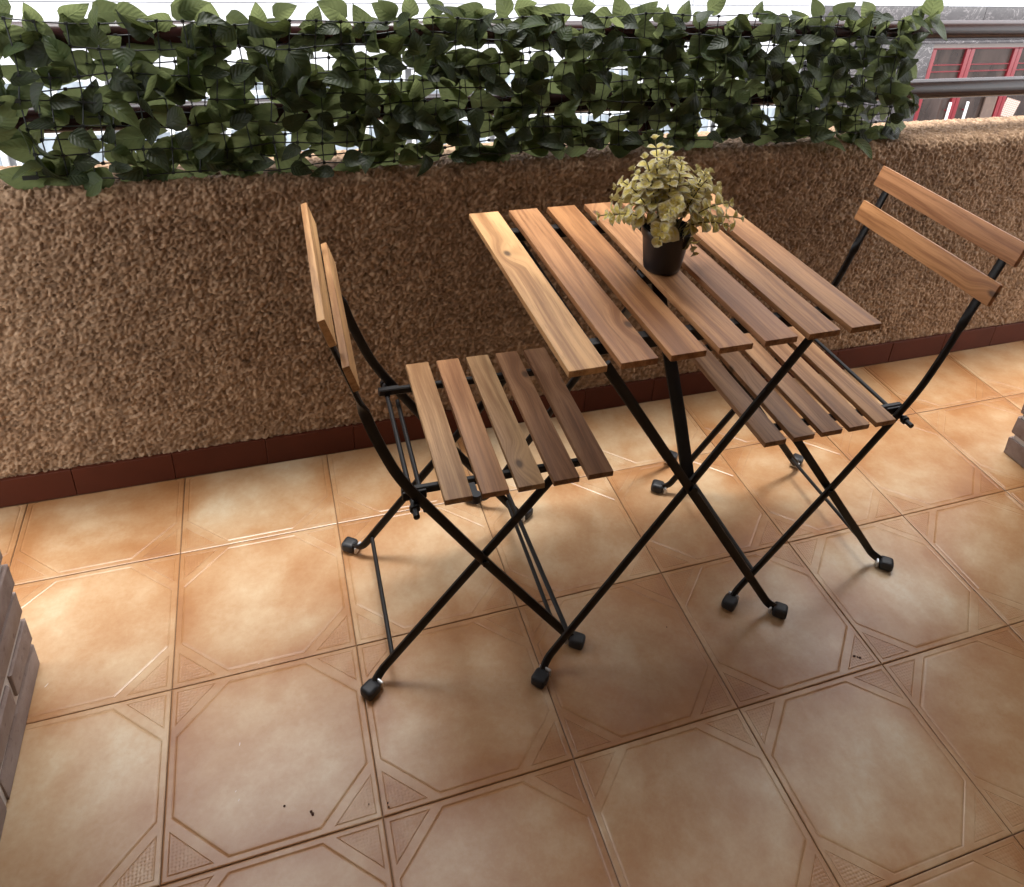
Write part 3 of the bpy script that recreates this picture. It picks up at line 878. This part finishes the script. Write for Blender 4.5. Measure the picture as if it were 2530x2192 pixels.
# nearest, largest-showing leaves become parts; the rest one mass
camp = Vector((0.5666, -1.7065, 1.3772))
def score(it):
    me, mw = it; nrm = (mw.to_3x3() @ Vector((0, 0, 1))).normalized(); c = mw.translation + IO
    v = (camp - c); d = v.length
    return (0.25 + abs(nrm.dot(v / d))) * mw.to_scale().x ** 2 / d ** 2 + (0.25 if (mw.translation.y + IO.y) < net_y(c.z) else 0)
items.sort(key=score, reverse=True)
for me, mw in items[:300]:
    o = link('leaf', me, None, iv); o.matrix_local = mw
rest = items[300:]
join_leaves('leaf_mass', [i for i in rest if i[0] in variants], M['ivy'], iv)
join_leaves('leaf_mass', [i for i in rest if i[0] not in variants], M['ivy_shaded'], iv)

# ---- potted plant
PX, PY, PZ = 1.211, -0.582, TH
pp = empty('potted_plant', (PX, PY, PZ), 0, 'bushy yellow green eucalyptus plant in a small black pot on the table', 'plant')
bm = bmesh.new()
prof = [(0.0, 0.001), (0.0300, 0.001), (0.0325, 0.004), (0.0340, 0.012), (0.0408, 0.064), (0.0412, 0.066), (0.0432, 0.0665), (0.0438, 0.069), (0.0440, 0.079), (0.0432, 0.081), (0.0412, 0.0808), (0.0405, 0.074)]
def lathe(bm, prof, n=40):
    rings = []
    for r_, z in prof:
        rings.append([bm.verts.new((r_ * math.cos(2 * math.pi * k / n), r_ * math.sin(2 * math.pi * k / n), z)) for k in range(n)] if r_ > 1e-6 else [bm.verts.new((0, 0, z))])
    for a, b in zip(rings, rings[1:]):
        for k in range(n):
            q = [a[k % len(a)], a[(k + 1) % len(a)], b[(k + 1) % len(b)], b[k % len(b)]]
            q = list(dict.fromkeys(q))
            if len(q) > 2: bm.faces.new(q)
lathe(bm, prof)
link('pot', bm_mesh(bm, 'pot', True, 50), M['pot'], pp)
bm = bmesh.new(); lathe(bm, [(0.0, 0.0745), (0.02, 0.0755), (0.0404, 0.072)], 24)
link('soil', bm_mesh(bm, 'soil'), M['soil'], pp)
pvars = [leaf_mesh('plant_leaf', L, W, f, c, M['plant'], 50 + s, 1.0, 6) for s, (L, W, f, c) in enumerate([
    (0.0250, 0.0230, 0.25, 0.4), (0.0210, 0.0185, 0.40, 0.3), (0.0270, 0.0250, 0.15, 0.6), (0.0180, 0.0135, 0.45, 0.2)])]
pitems = []; R2 = random.Random(5)
stems = []
for k in range(30):
    az = k * 2.399 + R2.uniform(-.3, .3); f = (k + 0.5) / 30
    el = math.radians(86 - 84 * f ** 0.9 + R2.uniform(-6, 6))
    ln = R2.uniform(0.108, 0.126) * (1.0 - 0.12 * math.sin(el) ** 2)
    if el < 0.1: ln *= 0.9
    stems.append((az, el, ln))
stems += [(math.radians(160), math.radians(74), 0.146), (math.radians(185), math.radians(62), 0.132), (math.radians(120), math.radians(80), 0.122), (math.radians(20), math.radians(14), 0.125), (math.radians(-50), math.radians(-40), 0.070), (math.radians(170), math.radians(4), 0.120)]
for az, el, ln in stems:
    base = Vector((0.016 * math.cos(az), 0.016 * math.sin(az), 0.072))
    ctr = Vector((0, 0, 0.094))
    tip = ctr + Vector((math.cos(az) * math.cos(el), math.sin(az) * math.cos(el), math.sin(el))) * ln
    mid = base.lerp(tip, 0.45) + Vector((0, 0, 0.030))
    pts = [base * (1 - t) ** 2 + mid * 2 * t * (1 - t) + tip * t * t for t in [i / 9 for i in range(10)]]
    bm = bmesh.new(); sweep(bm, pts, 0.0011, 0.0011, (0.3, 0.5, 0.8), None, 5, 1.0)
    link('stem', bm_mesh(bm, 'stem'), M['stem'], pp)
    roll = R2.uniform(0, 3)
    for i in range(3, 10):
        t = (pts[min(i + 1, 9)] - pts[i - 1]).normalized(); p = pts[i]
        s = (1.18 - 0.055 * i) * R2.uniform(0.85, 1.1); roll += math.pi / 2
        u = t.cross(Vector((0.2, 0.3, 1))).normalized(); v = t.cross(u)
        tipn = i == 9
        for q in range(4 if tipn else 2):
            an = roll + q * (math.pi / 2 if tipn else math.pi)
            d = u * math.cos(an) + v * math.sin(an) + t * (0.9 if tipn else 0.45)
            n = t * 0.8 + (p - Vector((0, 0, 0.06))).normalized() * 0.5 - (u * math.cos(an) + v * math.sin(an)) * 0.35 + Vector((R2.gauss(0, .2), R2.gauss(0, .2), R2.gauss(.1, .2)))
            mw = Matrix.LocRotScale(p, frame(d, n).to_quaternion(), Vector((s,) * 3) * (0.75 if tipn else 1))
            pitems.append((pvars[R2.choice((0, 0, 1, 2)) if not tipn else 3 if q % 2 else 1], mw))
ctrw = Vector((PX, PY, PZ))
pitems.sort(key=lambda it: -((it[1].translation - Vector((0, 0, .09))).dot((camp - ctrw).normalized()) + it[1].translation.length * 0.3))
for me, mw in pitems[:300]:
    o = link('leaf', me, None, pp); o.matrix_local = mw
join_leaves('leaf_mass', pitems[300:], M['plant'], pp)

# ---- pale chips knocked out of the glaze
bm = bmesh.new(); R4 = random.Random(9)
for (x, y, l, a) in ((0.4683, -0.6326, 0.004, 0.3), (0.4304, -0.8735, 0.005, 1.2), (0.4328, -0.7802, 0.007, 1.4), (0.426, -0.858, 0.004, 1.0), (1.30, -1.02, 0.006, 0.9), (0.115, -0.575, 0.010, 1.0)):
    d = Vector((math.cos(a), math.sin(a), 0)) * l; n = Vector((-math.sin(a), math.cos(a), 0)) * l * 0.22
    c = Vector((x, y, 0.0009))
    vs = [bm.verts.new(c + d * u + n * v * R4.uniform(.6, 1.3)) for u, v in ((-.5, 0), (-.2, -.5), (.3, -.4), (.5, .1), (.1, .5), (-.3, .4))]
    bm.faces.new(vs)
tag(link('glaze_chips', bm_mesh(bm, 'glaze_chips', False), M['facade_warm']), kind='stuff')

# ---- crumbs of dirt on the front tiles
bm = bmesh.new(); R3 = random.Random(3)
for (x, y, s) in ((0.4975, -0.9034, 0.0022), (0.537, -0.924, 0.0025), (0.5390, -0.9285, 0.0025), (0.6244, -0.9387, 0.0014), (0.6534, -0.9456, 0.0018), (0.6537, -0.9521, 0.0018), (1.5649, -0.9344, 0.003), (1.5705, -0.9375, 0.002), (1.574, -0.9405, 0.003), (1.2362, -0.7709, 0.0014)):
    r = bmesh.ops.create_icosphere(bm, subdivisions=1, radius=s)
    for v in r['verts']: v.co = Vector((v.co.x * R3.uniform(.6, 1.3) + x, v.co.y * R3.uniform(.6, 1.3) + y, abs(v.co.z) * 0.6 + 0.0004))
tag(link('floor_dirt', bm_mesh(bm, 'floor_dirt', False), M['crumb']), kind='stuff')
